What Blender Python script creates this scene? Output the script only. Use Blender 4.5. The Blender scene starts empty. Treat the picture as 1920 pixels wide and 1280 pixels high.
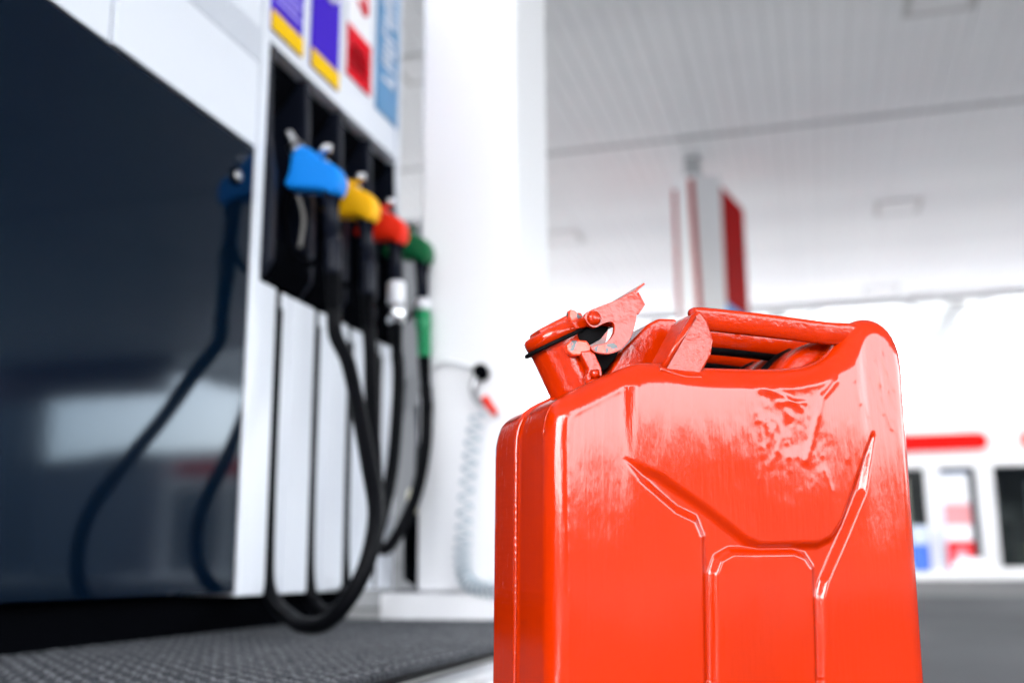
import bpy, bmesh, math, random
import numpy as np
from mathutils import Vector, Matrix
random.seed(7); rng = np.random.default_rng(11)
S = bpy.context.scene
COL = S.collection

# ------------------------------------------------------------------ camera
PITCH, YAW, ROLL = math.atan(423/2000), math.radians(15.9), math.radians(0.35)
V = Vector
F0 = V((-math.sin(YAW), math.cos(YAW), 0)); R0 = V((math.cos(YAW), math.sin(YAW), 0)); U0 = V((0, 0, 1))
fw = F0*math.cos(PITCH)+U0*math.sin(PITCH); up = U0*math.cos(PITCH)-F0*math.sin(PITCH)
rt = R0*math.cos(ROLL)-up*math.sin(ROLL); up = up*math.cos(ROLL)+R0*math.sin(ROLL)
cam_d = bpy.data.cameras.new('camera'); cam = bpy.data.objects.new('camera', cam_d); COL.objects.link(cam)
cam.matrix_world = Matrix(((rt.x, up.x, -fw.x, 0), (rt.y, up.y, -fw.y, 0), (rt.z, up.z, -fw.z, 0.25), (0, 0, 0, 1)))
cam_d.lens = 37.5; cam_d.sensor_width = 36; cam_d.clip_start = 0.02; cam_d.clip_end = 3000
cam_d.dof.use_dof = True; cam_d.dof.focus_distance = 0.93; cam_d.dof.aperture_fstop = 3.2
S.camera = cam

# ------------------------------------------------------------------ sky, sun, exposure
SUN_EL, SUN_ROT = math.radians(52), math.radians(200)
w = bpy.data.worlds.new('World'); S.world = w; w.use_nodes = True
nt = w.node_tree; nt.nodes.clear()
sky = nt.nodes.new('ShaderNodeTexSky'); sky.sky_type = 'NISHITA'; sky.sun_disc = False
sky.sun_elevation = SUN_EL; sky.sun_rotation = SUN_ROT; sky.air_density = 1.0; sky.dust_density = 3.0; sky.ozone_density = 1.0
hs = nt.nodes.new('ShaderNodeHueSaturation'); hs.inputs['Saturation'].default_value = 0.22
bg = nt.nodes.new('ShaderNodeBackground'); bg.inputs['Strength'].default_value = 0.15
wo = nt.nodes.new('ShaderNodeOutputWorld')
nt.links.new(sky.outputs[0], hs.inputs['Color']); nt.links.new(hs.outputs[0], bg.inputs['Color']); nt.links.new(bg.outputs[0], wo.inputs['Surface'])
sd = bpy.data.lights.new('sun', 'SUN'); sd.energy = 0.5; sd.angle = math.radians(20); sd.color = (1, .96, .9)
so = bpy.data.objects.new('sun', sd); COL.objects.link(so)
sdir = V((math.sin(SUN_ROT)*math.cos(SUN_EL), math.cos(SUN_ROT)*math.cos(SUN_EL), math.sin(SUN_EL)))
so.rotation_euler = sdir.to_track_quat('Z', 'Y').to_euler(); so.location = (0, -20, 40)
S.view_settings.view_transform = 'Standard'; S.view_settings.look = 'None'
S.view_settings.gamma = 1; S.view_settings.use_curve_mapping = False
S.view_settings.exposure = 4.4
S.cycles.max_bounces = 10; S.cycles.diffuse_bounces = 5; S.cycles.glossy_bounces = 5; S.cycles.transmission_bounces = 8
S.cycles.sample_clamp_indirect = 12

# ------------------------------------------------------------------ materials
def mat(name, col, rough=.5, metal=0, coat=0, coat_rough=.05, bump=None, var=None, ior=1.5, spec=.5, trans=0):
    m = bpy.data.materials.new(name); m.use_nodes = True
    n = m.node_tree.nodes; l = m.node_tree.links; b = n['Principled BSDF']
    b.inputs['Base Color'].default_value = (*col, 1); b.inputs['Roughness'].default_value = rough
    b.inputs['Metallic'].default_value = metal; b.inputs['IOR'].default_value = ior
    b.inputs['Coat IOR'].default_value = 1.5; b.inputs['Coat Weight'].default_value = coat; b.inputs['Coat Roughness'].default_value = coat_rough
    b.inputs['Specular IOR Level'].default_value = spec; b.inputs['Transmission Weight'].default_value = trans
    tc = n.new('ShaderNodeTexCoord')
    def noise(scale, detail=4, stretch=(1, 1, 1), dist=0):
        mp = n.new('ShaderNodeMapping'); mp.inputs['Scale'].default_value = stretch
        l.new(tc.outputs['Object'], mp.inputs[0])
        t = n.new('ShaderNodeTexNoise'); t.inputs['Scale'].default_value = scale; t.inputs['Detail'].default_value = detail
        t.inputs['Distortion'].default_value = dist
        l.new(mp.outputs[0], t.inputs['Vector']); return t
    if var:   # (scale, second colour, low, high[, stretch])
        t = noise(var[0], 6, var[4] if len(var) > 4 else (1, 1, 1))
        r = n.new('ShaderNodeMapRange'); r.inputs[1].default_value = var[2]; r.inputs[2].default_value = var[3]
        l.new(t.outputs[0], r.inputs[0])
        mx = n.new('ShaderNodeMix'); mx.data_type = 'RGBA'
        mx.inputs[6].default_value = (*col, 1); mx.inputs[7].default_value = (*var[1], 1)
        l.new(r.outputs[0], mx.inputs[0]); l.new(mx.outputs[2], b.inputs['Base Color'])
    if bump:  # list of (scale, strength m, stretch)
        prev = None
        for sc, dist, st in bump:
            t = noise(sc, 5, st); bp = n.new('ShaderNodeBump'); bp.inputs['Distance'].default_value = dist
            bp.inputs['Strength'].default_value = 1
            l.new(t.outputs[0], bp.inputs['Height'])
            if prev: l.new(prev.outputs[0], bp.inputs['Normal'])
            prev = bp
        l.new(prev.outputs[0], b.inputs['Normal'])
        if coat: l.new(prev.outputs[0], b.inputs['Coat Normal'])
    return m
M = {}
RED = (.39, .0172, .0001)
M['can'] = mat('red_enamel', RED, .4, spec=0, coat=.85, coat_rough=.11, ior=1.5, var=(9, (.34, .0145, .0001), .45, .8, (1, 1, .25)),
               bump=[(42, .0002, (1, 1, .2)), (150, .00032, (1.6, 1.6, .12)), (420, .00009, (1, 1, .3))])
M['can_fit'] = mat('red_enamel_thick', RED, .4, spec=0, coat=.8, coat_rough=.10, var=(30, (.32, .0135, .0001), .5, .8),
               bump=[(150, .0006, (1, 1, 1)), (500, .00015, (1, 1, 1))])
M['can_lever'] = mat('red_enamel_lever', RED, .4, spec=0, coat=.8, coat_rough=.12, bump=[(110, .00035, (1, 1, 1)), (400, .0001, (1, 1, 1))])
M['worn'] = mat('worn_enamel', (.74, .05, .012), .4, coat=.6, var=(75, (.035, .05, .055), .50, .56), bump=[(170, .0008, (1, 1, 1))])
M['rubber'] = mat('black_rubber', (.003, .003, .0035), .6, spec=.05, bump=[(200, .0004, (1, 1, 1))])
M['seam'] = mat('dark_seam', (.22, .012, .006), .5, bump=[(300, .0006, (1, 1, 1))])
M['white'] = mat('white_paint', (.74, .77, .83), .25, var=(1.5, (.68, .71, .78), .5, .8), bump=[(6, .0004, (1, 1, 1))])
M['white_wall'] = mat('white_cladding', (.82, .82, .84), .35, var=(1.2, (.77, .77, .80), .5, .8), bump=[(3, .0008, (1, 1, .4))])
M['ceil'] = mat('ceiling_metal', (.82, .83, .84), .42, var=(.6, (.72, .73, .75), .4, .75), bump=[(5, .0005, (4, .3, 1))])
M['joint'] = mat('ceiling_joint', (.42, .43, .44), .5)
M['glass'] = mat('navy_glass', (.0006, .0045, .012), .07, ior=1.29, bump=[(10, .00008, (1, 1, .35))], var=(2, (.0012, .004, .012), .4, .7))
M['glass'].node_tree.nodes['Principled BSDF'].inputs['Specular Tint'].default_value = (.40, .72, 1, 1)
M['black'] = mat('black_plastic', (.0022, .0025, .0035), .55, spec=0, bump=[(90, .0003, (1, 1, 1))])
M['black_gloss'] = mat('black_trim', (.006, .008, .016), .4, spec=.15)
M['lever_grey'] = mat('lever_grey', (.16, .155, .15), .6, spec=.1)
M['hose'] = mat('hose_rubber', (.003, .0033, .0045), .45, spec=.06, bump=[(120, .0002, (1, 1, 1))])
M['chrome'] = mat('brushed_metal', (.72, .72, .74), .25, metal=1)
M['alu'] = mat('steel_edge', (.62, .63, .65), .28, metal=1, var=(20, (.45, .45, .47), .5, .7))
M['bolt'] = mat('dull_steel', (.35, .35, .36), .35, metal=1)
M['blue'] = mat('blue_plastic', (.001, .23, .78), .5, spec=.2)
M['yellow'] = mat('yellow_plastic', (.95, .47, .001), .5, spec=.2)
M['redp'] = mat('red_plastic', (.80, .02, .002), .5, spec=.2)
M['green'] = mat('green_plastic', (.003, .12, .04), .5, spec=.2)
M['green2'] = mat('bright_green_plastic', (.004, .25, .09), .35)
M['purple'] = mat('violet_print', (.05, .012, .50), .7, spec=.1)
M['sign_y'] = mat('yellow_print', (.85, .52, .001), .7, spec=.1)
M['sign_r'] = mat('red_print', (.70, .003, .014), .7, spec=.1)
M['sign_b'] = mat('blue_print', (.07, .25, .48), .4)
M['sign_w'] = mat('white_print', (.82, .82, .86), .4)
M['sign_l'] = mat('lilac_print', (.34, .28, .80), .7, spec=.1)
M['sign_p'] = mat('pink_print', (.80, .25, .30), .4)
M['grille'] = mat('grey_slot', (.16, .17, .20), .6)
M['mat_base'] = mat('mat_backing', (.008, .008, .009), .9, spec=.1, bump=[(300, .001, (1, 1, 1))])
M['mat_y'] = mat('mat_yarn', (.060, .064, .072), .6, spec=.15, var=(60, (.032, .035, .042), .35, .65), bump=[(600, .0004, (1, 1, 1))])
M['mat_pale'] = mat('mat_pale_yarn', (.125, .13, .145), .5, spec=.3, var=(45, (.07, .073, .083), .4, .7))
M['concrete'] = mat('kerb_concrete', (.30, .30, .29), .8, var=(6, (.20, .20, .20), .4, .7), bump=[(60, .002, (1, 1, 1))])
M['drive'] = mat('drive_asphalt', (.092, .094, .098), .95, spec=.04, var=(.9, (.14, .142, .148), .4, .65, (1, .35, 1)), bump=[(90, .003, (1, 1, 1)), (8, .004, (1, 1, 1))])
M['slab'] = mat('pale_concrete', (.20, .20, .198), .9, spec=.05, var=(.4, (.155, .157, .16), .4, .65, (1, .35, 1)), bump=[(60, .002, (1, 1, 1))])
M['cab_grey'] = mat('cabinet_grey', (.20, .205, .215), .5, spec=.2)
M['added_road'] = mat('added_asphalt', (.032, .033, .035), .95, spec=.03, var=(.5, (.045, .046, .048), .4, .65, (.3, 1, 1)), bump=[(90, .003, (1, 1, 1))])
M['grey_trim'] = mat('grey_trim', (.52, .52, .51), .5)
M['rib'] = mat('rib_grey', (.22, .225, .23), .5)
M['maroon'] = mat('maroon_fascia', (.07, .004, .012), .5)
M['dark_bld'] = mat('dark_cladding', (.025, .032, .045), .5, var=(.4, (.018, .022, .032), .4, .7))
M['col_red'] = mat('red_board', (.40, .004, .004), .8, spec=.05, var=(2, (.34, .004, .005), .4, .7))
M['col_stripe'] = mat('red_stripe', (.40, .02, .012), .8, spec=.1)
M['col_blue'] = mat('blue_board', (.08, .36, .80), .6, spec=.1)
M['shop_white'] = mat('shop_white', (.78, .78, .79), .4, var=(1, (.72, .72, .73), .5, .8))
M['shop_red'] = mat('shop_red', (.62, .006, .004), .6, spec=.1)
M['interior'] = mat('shop_interior', (.04, .043, .048), .6, var=(1.5, (.07, .073, .08), .4, .7))
M['dark_shelf'] = mat('shelf_dark', (.008, .009, .011), .5)
M['pane'] = None
M['crate_blue'] = mat('crate_blue', (.03, .12, .55), .4)
M['pale_blue'] = mat('pale_blue', (.55, .62, .78), .4)
M['cream'] = mat('cream_card', (.72, .68, .50), .5)
M['olive'] = mat('olive_card', (.36, .33, .12), .5)
M['pink'] = mat('pink_panel', (.75, .28, .30), .4)
M['far_dark'] = mat('added_hill', (.022, .026, .020), .95, spec=0, var=(.08, (.040, .042, .032), .4, .6))
M['coil'] = mat('clear_hose', (.42, .49, .54), .3)
M['grey_bld'] = mat('grey_render', (.16, .17, .20), .7, var=(.4, (.12, .13, .16), .4, .7))
m = bpy.data.materials.new('clear_pane'); m.use_nodes = True; n = m.node_tree.nodes; n.clear()
o_ = n.new('ShaderNodeOutputMaterial'); mixs = n.new('ShaderNodeMixShader'); t_ = n.new('ShaderNodeBsdfTransparent'); g_ = n.new('ShaderNodeBsdfGlossy')
g_.inputs['Roughness'].default_value = .03; t_.inputs[0].default_value = (.88, .92, .92, 1)
fr = n.new('ShaderNodeFresnel'); fr.inputs[0].default_value = 1.22
L_ = m.node_tree.links; L_.new(fr.outputs[0], mixs.inputs[0]); L_.new(t_.outputs[0], mixs.inputs[1]); L_.new(g_.outputs[0], mixs.inputs[2]); L_.new(mixs.outputs[0], o_.inputs[0])
M['pane'] = m
m = bpy.data.materials.new('milky_sheet'); m.use_nodes = True; n = m.node_tree.nodes; n.clear()
o_ = n.new('ShaderNodeOutputMaterial'); mixs = n.new('ShaderNodeMixShader'); t_ = n.new('ShaderNodeBsdfTranslucent'); g_ = n.new('ShaderNodeBsdfDiffuse')
t_.inputs[0].default_value = (.45, .46, .46, 1); g_.inputs[0].default_value = (.8, .8, .8, 1); mixs.inputs[0].default_value = .35
L_ = m.node_tree.links; L_.new(t_.outputs[0], mixs.inputs[1]); L_.new(g_.outputs[0], mixs.inputs[2]); L_.new(mixs.outputs[0], o_.inputs[0])
M['milky'] = m

# ------------------------------------------------------------------ helpers
def link(name, me, m, parent=None, smooth=False):
    o = bpy.data.objects.new(name, me); COL.objects.link(o)
    if m is not None: me.materials.append(m if not isinstance(m, str) else M[m])
    if smooth:
        for p in me.polygons: p.use_smooth = True
    if parent: o.parent = parent
    return o
def thing(name, label, cat, loc=(0, 0, 0), group=None):
    o = bpy.data.objects.new(name, None); COL.objects.link(o); o.location = loc
    o.empty_display_size = .05; o['label'] = label; o['category'] = cat
    if group: o['group'] = group
    return o
def tag(o, label, cat, group=None):
    o['label'] = label; o['category'] = cat
    if group: o['group'] = group
    return o
class G:
    """collects geometry, then links it as one mesh object"""
    def __init__(s): s.bm = bmesh.new()
    def _merge(s, bm):
        me = bpy.data.meshes.new('t'); bm.to_mesh(me); bm.free(); s.bm.from_mesh(me); bpy.data.meshes.remove(me); return s
    def box(s, a, b, bev=0, seg=2):
        bm = bmesh.new(); bmesh.ops.create_cube(bm, size=1)
        for v in bm.verts: v.co = V([(a[i]+b[i])/2+v.co[i]*(b[i]-a[i]) for i in range(3)])
        if bev: bmesh.ops.bevel(bm, geom=bm.edges[:], offset=bev, segments=seg, affect='EDGES', profile=.5)
        return s._merge(bm)
    def prism(s, pts, axis, a, b, bev=0, seg=2):
        """polygon pts in the two other axes, extruded along axis from a to b"""
        bm = bmesh.new()
        def P(p, t):
            q = list(p); q.insert(axis, t); return q
        va = [bm.verts.new(P(p, a)) for p in pts]; vb = [bm.verts.new(P(p, b)) for p in pts]
        n_ = len(pts); bm.faces.new(va); bm.faces.new(vb[::-1])
        for i in range(n_): bm.faces.new((va[i], vb[i], vb[(i+1) % n_], va[(i+1) % n_]))
        bmesh.ops.recalc_face_normals(bm, faces=bm.faces[:])
        if bev: bmesh.ops.bevel(bm, geom=bm.edges[:], offset=bev, segments=seg, affect='EDGES', profile=.5, clamp_overlap=True)
        return s._merge(bm)
    def tube(s, pts, r, seg=12, cap=True, squash=None, sq=1.0, taper=0):
        pts = [V(p) for p in pts]; rs = r if isinstance(r, (list, tuple)) else [r]*len(pts)
        bm = bmesh.new(); rings = []; nrm = None
        for i, p in enumerate(pts):
            t = (pts[min(i+1, len(pts)-1)]-pts[max(i-1, 0)]).normalized()
            if nrm is None:
                nrm = t.cross(V((0, 0, 1)));
                if nrm.length < .05: nrm = t.cross(V((0, 1, 0)))
                nrm.normalize()
            else:
                nrm = (nrm-t*nrm.dot(t)).normalized()
            bn = t.cross(nrm)
            q = squash or (1, 1)
            pw = lambda c_: math.copysign(abs(c_)**sq, c_)
            rings.append([bm.verts.new(p+(nrm*pw(math.cos(2*math.pi*k/seg))*q[0]*(1-taper*(1+math.sin(2*math.pi*k/seg))/2)+bn*pw(math.sin(2*math.pi*k/seg))*q[1])*rs[i]) for k in range(seg)])
        for a, b in zip(rings, rings[1:]):
            for k in range(seg): bm.faces.new((a[k], a[(k+1) % seg], b[(k+1) % seg], b[k]))
        if cap: bm.faces.new(rings[0][::-1]); bm.faces.new(rings[-1])
        bmesh.ops.recalc_face_normals(bm, faces=bm.faces[:])
        return s._merge(bm)
    def lathe(s, prof, origin, axis, seg=32):
        """profile [(r, h)] round axis"""
        origin = V(origin); ax = V(axis).normalized(); a = ax.orthogonal().normalized(); b = ax.cross(a)
        bm = bmesh.new(); rings = []
        for r, h in prof:
            if r < 1e-6: rings.append([bm.verts.new(origin+ax*h)])
            else: rings.append([bm.verts.new(origin+ax*h+(a*math.cos(2*math.pi*k/seg)+b*math.sin(2*math.pi*k/seg))*r) for k in range(seg)])
        for A, B in zip(rings, rings[1:]):
            for k in range(seg):
                f = [A[k % len(A)], A[(k+1) % len(A)], B[(k+1) % len(B)], B[k % len(B)]]
                f = list(dict.fromkeys(f))
                if len(f) > 2: bm.faces.new(f)
        bmesh.ops.recalc_face_normals(bm, faces=bm.faces[:])
        return s._merge(bm)
    def mesh(s, name='mesh'):
        me = bpy.data.meshes.new(name); s.bm.to_mesh(me); s.bm.free(); return me
    def obj(s, name, m, parent=None, smooth=False, angle=None):
        o = link(name, s.mesh(name), m, parent, smooth)
        if angle:
            for p in o.data.polygons: p.use_smooth = True
            o.data.set_sharp_from_angle(angle=math.radians(angle))
            wn = o.modifiers.new('weighted', 'WEIGHTED_NORMAL'); wn.keep_sharp = True; wn.weight = 100
        return o
def spline(pts, n=8):
    P = [V(p) for p in pts]; P = [P[0]*2-P[1]]+P+[P[-1]*2-P[-2]]; out = []
    for i in range(1, len(P)-2):
        for k in range(n):
            t = k/n; a, b, c, d = P[i-1], P[i], P[i+1], P[i+2]
            out.append(.5*((2*b)+(c-a)*t+(2*a-5*b+4*c-d)*t*t+(3*b-a-3*c+d)*t**3))
    out.append(P[-2]); return out
def structure(o): o['kind'] = 'structure'; return o

# ------------------------------------------------------------------ ground
gm = bpy.data.meshes.new('ground')
def grid_sheet(name, x0, x1, y0, y1, z):
    me = bpy.data.meshes.new(name); me.from_pydata([(x0, y0, z), (x1, y0, z), (x1, y1, z), (x0, y1, z)], [], [(0, 1, 2, 3)]); return me
structure(link('ground', grid_sheet('ground', -400, 400, -400, 400, -.004), 'slab'))
structure(link('forecourt', grid_sheet('forecourt', -13, 45, -7.4, 9.5, 0), 'drive'))
structure(link('added_road', grid_sheet('added_road', -60, 60, -60, -7.4, 0), 'added_road'))  # unseen dark ground behind the camera, added to deepen the can's reflections
isl = G(); isl.box((-2.3, -3.2, .001), (-.54, 5.2, .107), .006)
structure(isl.obj('pump_island', 'concrete', angle=40))
# low far hills behind and beside the forecourt, unseen, added to darken low reflections
def added_hills():
    v = []; f = []; N = 150
    for i in range(N+1):
        a = math.radians(-230+280*i/N) ; d = 95
        h = 7.5+1.6*math.sin(i*.31)+1.1*math.sin(i*.83+1)+.7*math.sin(i*2.1)
        c, s_ = math.cos(a), math.sin(a)
        v += [(d*c, d*s_, -.5), (d*1.06*c, d*1.06*s_, h), (d*1.4*c, d*1.4*s_, h*.9), (d*1.5*c, d*1.5*s_, -.5)]
    for i in range(N):
        for k in range(3): f.append((4*i+k, 4*i+4+k, 4*i+5+k, 4*i+1+k))
    me = bpy.data.meshes.new('added_hills'); me.from_pydata(v, [], f); return me
structure(link('added_hills', added_hills(), 'far_dark', smooth=True))

# ------------------------------------------------------------------ canopy over the pumps
CZ = 5.0; CX0, CX1, CY0, CY1 = -13.0, 16.0, -7.4, 20.2
can_root = thing('fuel_canopy', 'wide flat grey canopy of long metal ceiling strips above the pumps', 'canopy', (0, 0, 0))
g = G(); g.box((CX0, CY0, CZ+.03), (CX1, CY1, CZ+.75)); g.obj('roof_deck', 'joint', can_root)
g = G(); PW = .15
def strip(g, x, y0, y1, w=PW-.006):
    g.prism([(x-w/2, CZ+.028), (x-w/2, CZ+.006), (x-w/2+.008, CZ), (x+w/2-.008, CZ), (x+w/2, CZ+.006), (x+w/2, CZ+.028)], 1, y0, y1)
rows = [(2.45, 11.44), (11.52, CY1-.06)]
for y0, y1 in rows:
    s = G(); strip(s, 0, y0, y1); me = s.mesh('ceiling_panel'); me.materials.append(M['ceil'])
    for k in range(-45, 45):
        o = bpy.data.objects.new('ceiling_panel', me); COL.objects.link(o); o.parent = can_root; o.location.x = k*PW+rng.normal(0, .001); o.location.z = rng.normal(0, .0012)
s = G()
x = CX0+PW/2
while x < CX1-PW/2:
    k = round(x/PW)
    xs = k*PW
    strip(s, xs, CY0+.06, 2.37)
    if not -45 <= k < 45:
        for y0, y1 in rows: strip(s, xs, y0, y1)
    x += PW
so_ = s.obj('ceiling_panel', 'ceil', can_root); so_['kind'] = 'stuff'
for y in (2.41, 11.48):
    s = G(); s.box((CX0+.06, y-.045, CZ-.006), (CX1-.06, y+.045, CZ+.027)); s.obj('joint_strip', 'joint', can_root)
for a, b in (((CX0, CY1-.05, CZ-.10), (CX1, CY1, CZ+.8)), ((CX0, CY0, CZ-.10), (CX1, CY0+.05, CZ+.8)), ((CX0, CY0+.052, CZ-.10), (CX0+.05, CY1-.052, CZ+.8)), ((CX1-.05, CY0+.052, CZ-.10), (CX1, CY1-.052, CZ+.8))):
    s = G(); s.box(a, b); s.obj('edge_fascia', 'white_wall', can_root)
s = G(); s.box((-.24, -.24, -.014), (.24, .24, -.001), .005); lme = s.mesh('recessed_light'); lme.materials.append(M['shop_white'])
s = G(); s.box((-.30, -.30, -.012), (.30, .30, .004), .004); rme = s.mesh('light_trim'); rme.materials.append(M['grey_trim'])
for x in (-8.2, -3.42, 1.27, 6.0):
    for y in (3.6, 9.0, 14.7, 19.35):
        o = bpy.data.objects.new('recessed_light', lme); COL.objects.link(o); o.parent = can_root; o.location = (x, y, CZ)
        q = bpy.data.objects.new('light_trim', rme); COL.objects.link(q); q.parent = o

# ------------------------------------------------------------------ white pillar by the dispenser
pr = thing('white_pillar', 'broad plain white clad pillar rising beside the fuel dispenser', 'pillar', (-.865, 2.93, .12))
s = G(); s.box((-.19, -.18, .068), (.099, .18, 4.87), .012, 3); s.obj('shaft', 'white_wall', pr, angle=40)
s = G(); s.box((-.275, -.225, -.012), (.33, .24, .064), .006); s.obj('plinth', 'white_wall', pr, angle=40)

# ------------------------------------------------------------------ far column with red boards
cr = thing('sign_column', 'distant white canopy column with a red stripe and red side boards', 'column', (-1.13, 12.0, 0))
s = G(); s.prism([(-.265, 0), (-.06, -.12), (.245, 0), (.245, .45), (-.265, .45)], 2, 0, 4.72, .01); s.obj('shaft', 'white_wall', cr, angle=30)
s = G(); s.prism([(-.30, .02), (-.30, .015), (.27, .015), (.27, .44), (-.30, .44)], 2, 0, .3, .01); s.obj('base_cover', 'concrete', cr)
s = G(); s.box((-.17, .05, 4.70), (.02, .25, 4.99)); s.obj('neck', 'joint', cr)
s = G(); s.prism([(-.115, 4.66), (-.045, 4.66), (-.005, 2.3), (-.055, 2.3)], 1, -.124, -.03); s.obj('red_stripe', 'col_stripe', cr)
def board(name, p, q, z0, z1, m, th=.05):
    p, q = V((*p, 0)), V((*q, 0)); d = (q-p).normalized(); nn = V((-d.y, d.x, 0))*th/2
    s = G(); bm = s.bm
    n_ = [(p+nn), (p-nn), (q-nn), (q+nn)]
    s.prism([(a.x, a.y) for a in n_], 2, z0, z1, .012); return s.obj(name, m, cr, angle=40)
board('side_board', (.22, .03), (.42, 1.0), 3.21, 4.60, 'col_red'); board('side_board', (-.29, .03), (-.38, 1.0), 3.21, 4.60, 'col_red')
board('lower_board', (.22, .03), (.42, 1.0), 2.3, 3.2, 'col_blue')
s = G()
for k in range(5): s.box((.24+.03*k, .20+.14*k, 3.55), (.262+.03*k, .28+.14*k, 3.95-.05*(k % 2)))
s.obj('board_print', 'sign_p', cr)

# ------------------------------------------------------------------ fuel dispenser
DX = -1.16
dr = thing('fuel_dispenser', 'white fuel dispenser with a dark navy glass side and black nozzle bays', 'fuel dispenser', (DX, 2.0, .12))
def dbox(name, a, b, m, bev=.003, parent=dr, **k):
    s = G(); s.box([a[i]-dr.location[i] for i in range(3)], [b[i]-dr.location[i] for i in range(3)], bev)
    return s.obj(name, m, parent, angle=40, **k)
dbox('plinth', (DX-.7, -1.0, .118), (DX-.098, 2.76, .196), 'black', .002)
dbox('core', (DX-.72, -1.0, .2), (DX-.135, 2.84, 2.05), 'white', .004)
dbox('glass_panel', (DX-.128, -.98, .203), (DX-.004, 1.998, 1.163), 'glass', .0025)
dbox('upper_panel', (DX-.128, -.98, 1.169), (DX-.006, 1.486, 2.05), 'white', .003)
dbox('upper_panel', (DX-.128, 1.492, 1.169), (DX, 1.998, 1.372), 'white', .003)
dbox('upper_panel', (DX-.128, 1.492, 1.458), (DX, 1.998, 2.05), 'white', .003)
dbox('grille_back', (DX-.128, 1.492, 1.375), (DX-.02, 1.998, 1.455), 'grille', 0)
s = G()
for k in range(52): s.box((-.02, 1.497+.0097*k-2.0, 1.372-.12), (.002, 1.502+.0097*k-2.0, 1.458-.12))
o = s.obj('grille_slat', 'white', dr); o['kind'] = 'stuff'
s = G(); s.lathe([(0, .012), (.011, .012), (.013, .009), (.013, 0)], (-.004, -.075, .955), (1, 0, 0), 20); o = s.obj('lock', 'bolt', dr, smooth=True)
s = G(); s.lathe([(0, .007), (.017, .006), (.019, 0)], (-.0045, -.075, .955), (1, 0, 0), 20); s.obj('lock_collar', 'black', o, smooth=True)
dbox('post', (DX-.128, 2.003, .195), (DX+.002, 2.037, 2.05), 'white', .004)
dbox('end_panel', (DX-.128, 2.812, .195), (DX+.002, 2.84, 2.05), 'white', .004)
dbox('sign_backing', (DX-.128, 2.04, 1.448), (DX, 2.81, 2.05), 'white', .003)
# lower white strips with dark hose slots
PIT = .195; Y0 = 2.132
dbox('slot_back', (DX-.128, 2.04, .2), (DX-.075, 2.81, .9), 'black', 0)
for k in range(4): dbox('slot_liner', (DX-.0745, Y0+PIT*k-.0125, .2), (DX-.003, Y0+PIT*k+.0125, .868), 'black', 0)
dbox('lower_strip', (DX-.07, 2.039, .195), (DX, Y0-.013, .875), 'white', .004)
for k in range(4):
    y = Y0+PIT*k; e = min(y+PIT-.012, 2.81)
    dbox('lower_strip', (DX-.07, y+.013, .195), (DX+.001, y+.055, .872), 'white', .005)
    dbox('lower_strip', (DX-.07, y+.059, .195), (DX+.001, e, .872), 'white', .005)
# nozzle bays
dbox('bay_back', (DX-.134, 2.04, .876), (DX-.105, 2.81, 1.446), 'black', .002)
for k in range(5):
    y = 2.040+PIT*k*.988
    s = G()
    s.prism([(-.105, .757), (-.012, .757), (.022, .80), (.022, 1.00), (.004, 1.10), (-.004, 1.32), (-.105, 1.325)], 1, y-2.0, y-2.0+.024, .004)
    s.obj('bay_fin', 'black_gloss', dr, angle=40)
for k in range(4):
    y = 2.066+PIT*k*.988
    s = G(); s.prism([(-.10, .757), (.0, .757), (.028, .80), (.020, .86), (-.03, .80), (-.10, .82)], 1, y-2.0, y-2.0+.165, .004)
    s.obj('bay_tray', 'black', dr, angle=40)
    s = G(); s.prism([(-.10, 1.21), (-.03, 1.30), (-.03, 1.323), (-.10, 1.323)], 1, y-2.0, y-2.0+.165, .003)
    s.obj('bay_hood', 'black', dr)
    s = G(); s.prism([(-.104, .93), (-.06, .95), (-.05, 1.02), (-.104, 1.04)], 1, y-2.0+.055, y-2.0+.105, .006)
    s.obj('nozzle_rest', 'black_gloss', dr, angle=40)
# product signs above the bays
def sign(y0, y1, z0, z1, m, extra, label):
    s = G(); s.box((.001, y0-2, z0-.12), (.006, y1-2, z1-.12), .0015); p = s.obj('fuel_sign', m, dr); p['label'] = label
    for (a, b, c, d, mm, nm) in extra:
        s = G(); s.box((.0055, a-2, c-.12), (.0085, b-2, d-.12)); s.obj(nm, mm, p)
    return p
sign(2.030, 2.186, 1.476, 2.0, 'purple', [(2.030, 2.186, 1.476, 1.524, 'sign_y', 'yellow_band')]+[(2.045, 2.17-.012*(k % 2), 1.552+.021*k, 1.563+.021*k, 'sign_l', 'print_line') for k in range(7)], 'violet sign with yellow foot and rows of small print')
p = sign(2.234, 2.392, 1.480, 2.0, 'purple', [(2.234, 2.392, 1.480, 1.528, 'sign_y', 'yellow_band')], 'violet sign with yellow foot and large white figure')
s = G(); s.tube(spline([(.007, .30, 1.60), (.007, .335, 1.585), (.007, .36, 1.61), (.007, .345, 1.65), (.007, .305, 1.645), (.007, .31, 1.70), (.007, .365, 1.71)], 6), .012, 8, squash=(1, .35)); s.obj('white_figure', 'sign_w', p, smooth=True)
p = sign(2.438, 2.596, 1.555, 2.0, 'sign_w', [(2.438, 2.596, 1.555, 1.705, 'sign_r', 'red_block')]+[(2.452, 2.575-.02*(k % 2), 1.585+.02*k, 1.597+.02*k, 'sign_p', 'print_line') for k in range(4)], 'white sign with red block and red figure')
s = G(); s.tube(spline([(.007, .50, 1.68), (.007, .55, 1.66), (.007, .535, 1.73), (.007, .49, 1.76), (.007, .53, 1.82)], 6), .010, 8, squash=(1, .35)); s.obj('red_figure', 'sign_r', p, smooth=True)
p = sign(2.645, 2.806, 1.545, 2.0, 'sign_b', [], 'light blue sign with upright white lettering')
s = G()
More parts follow.
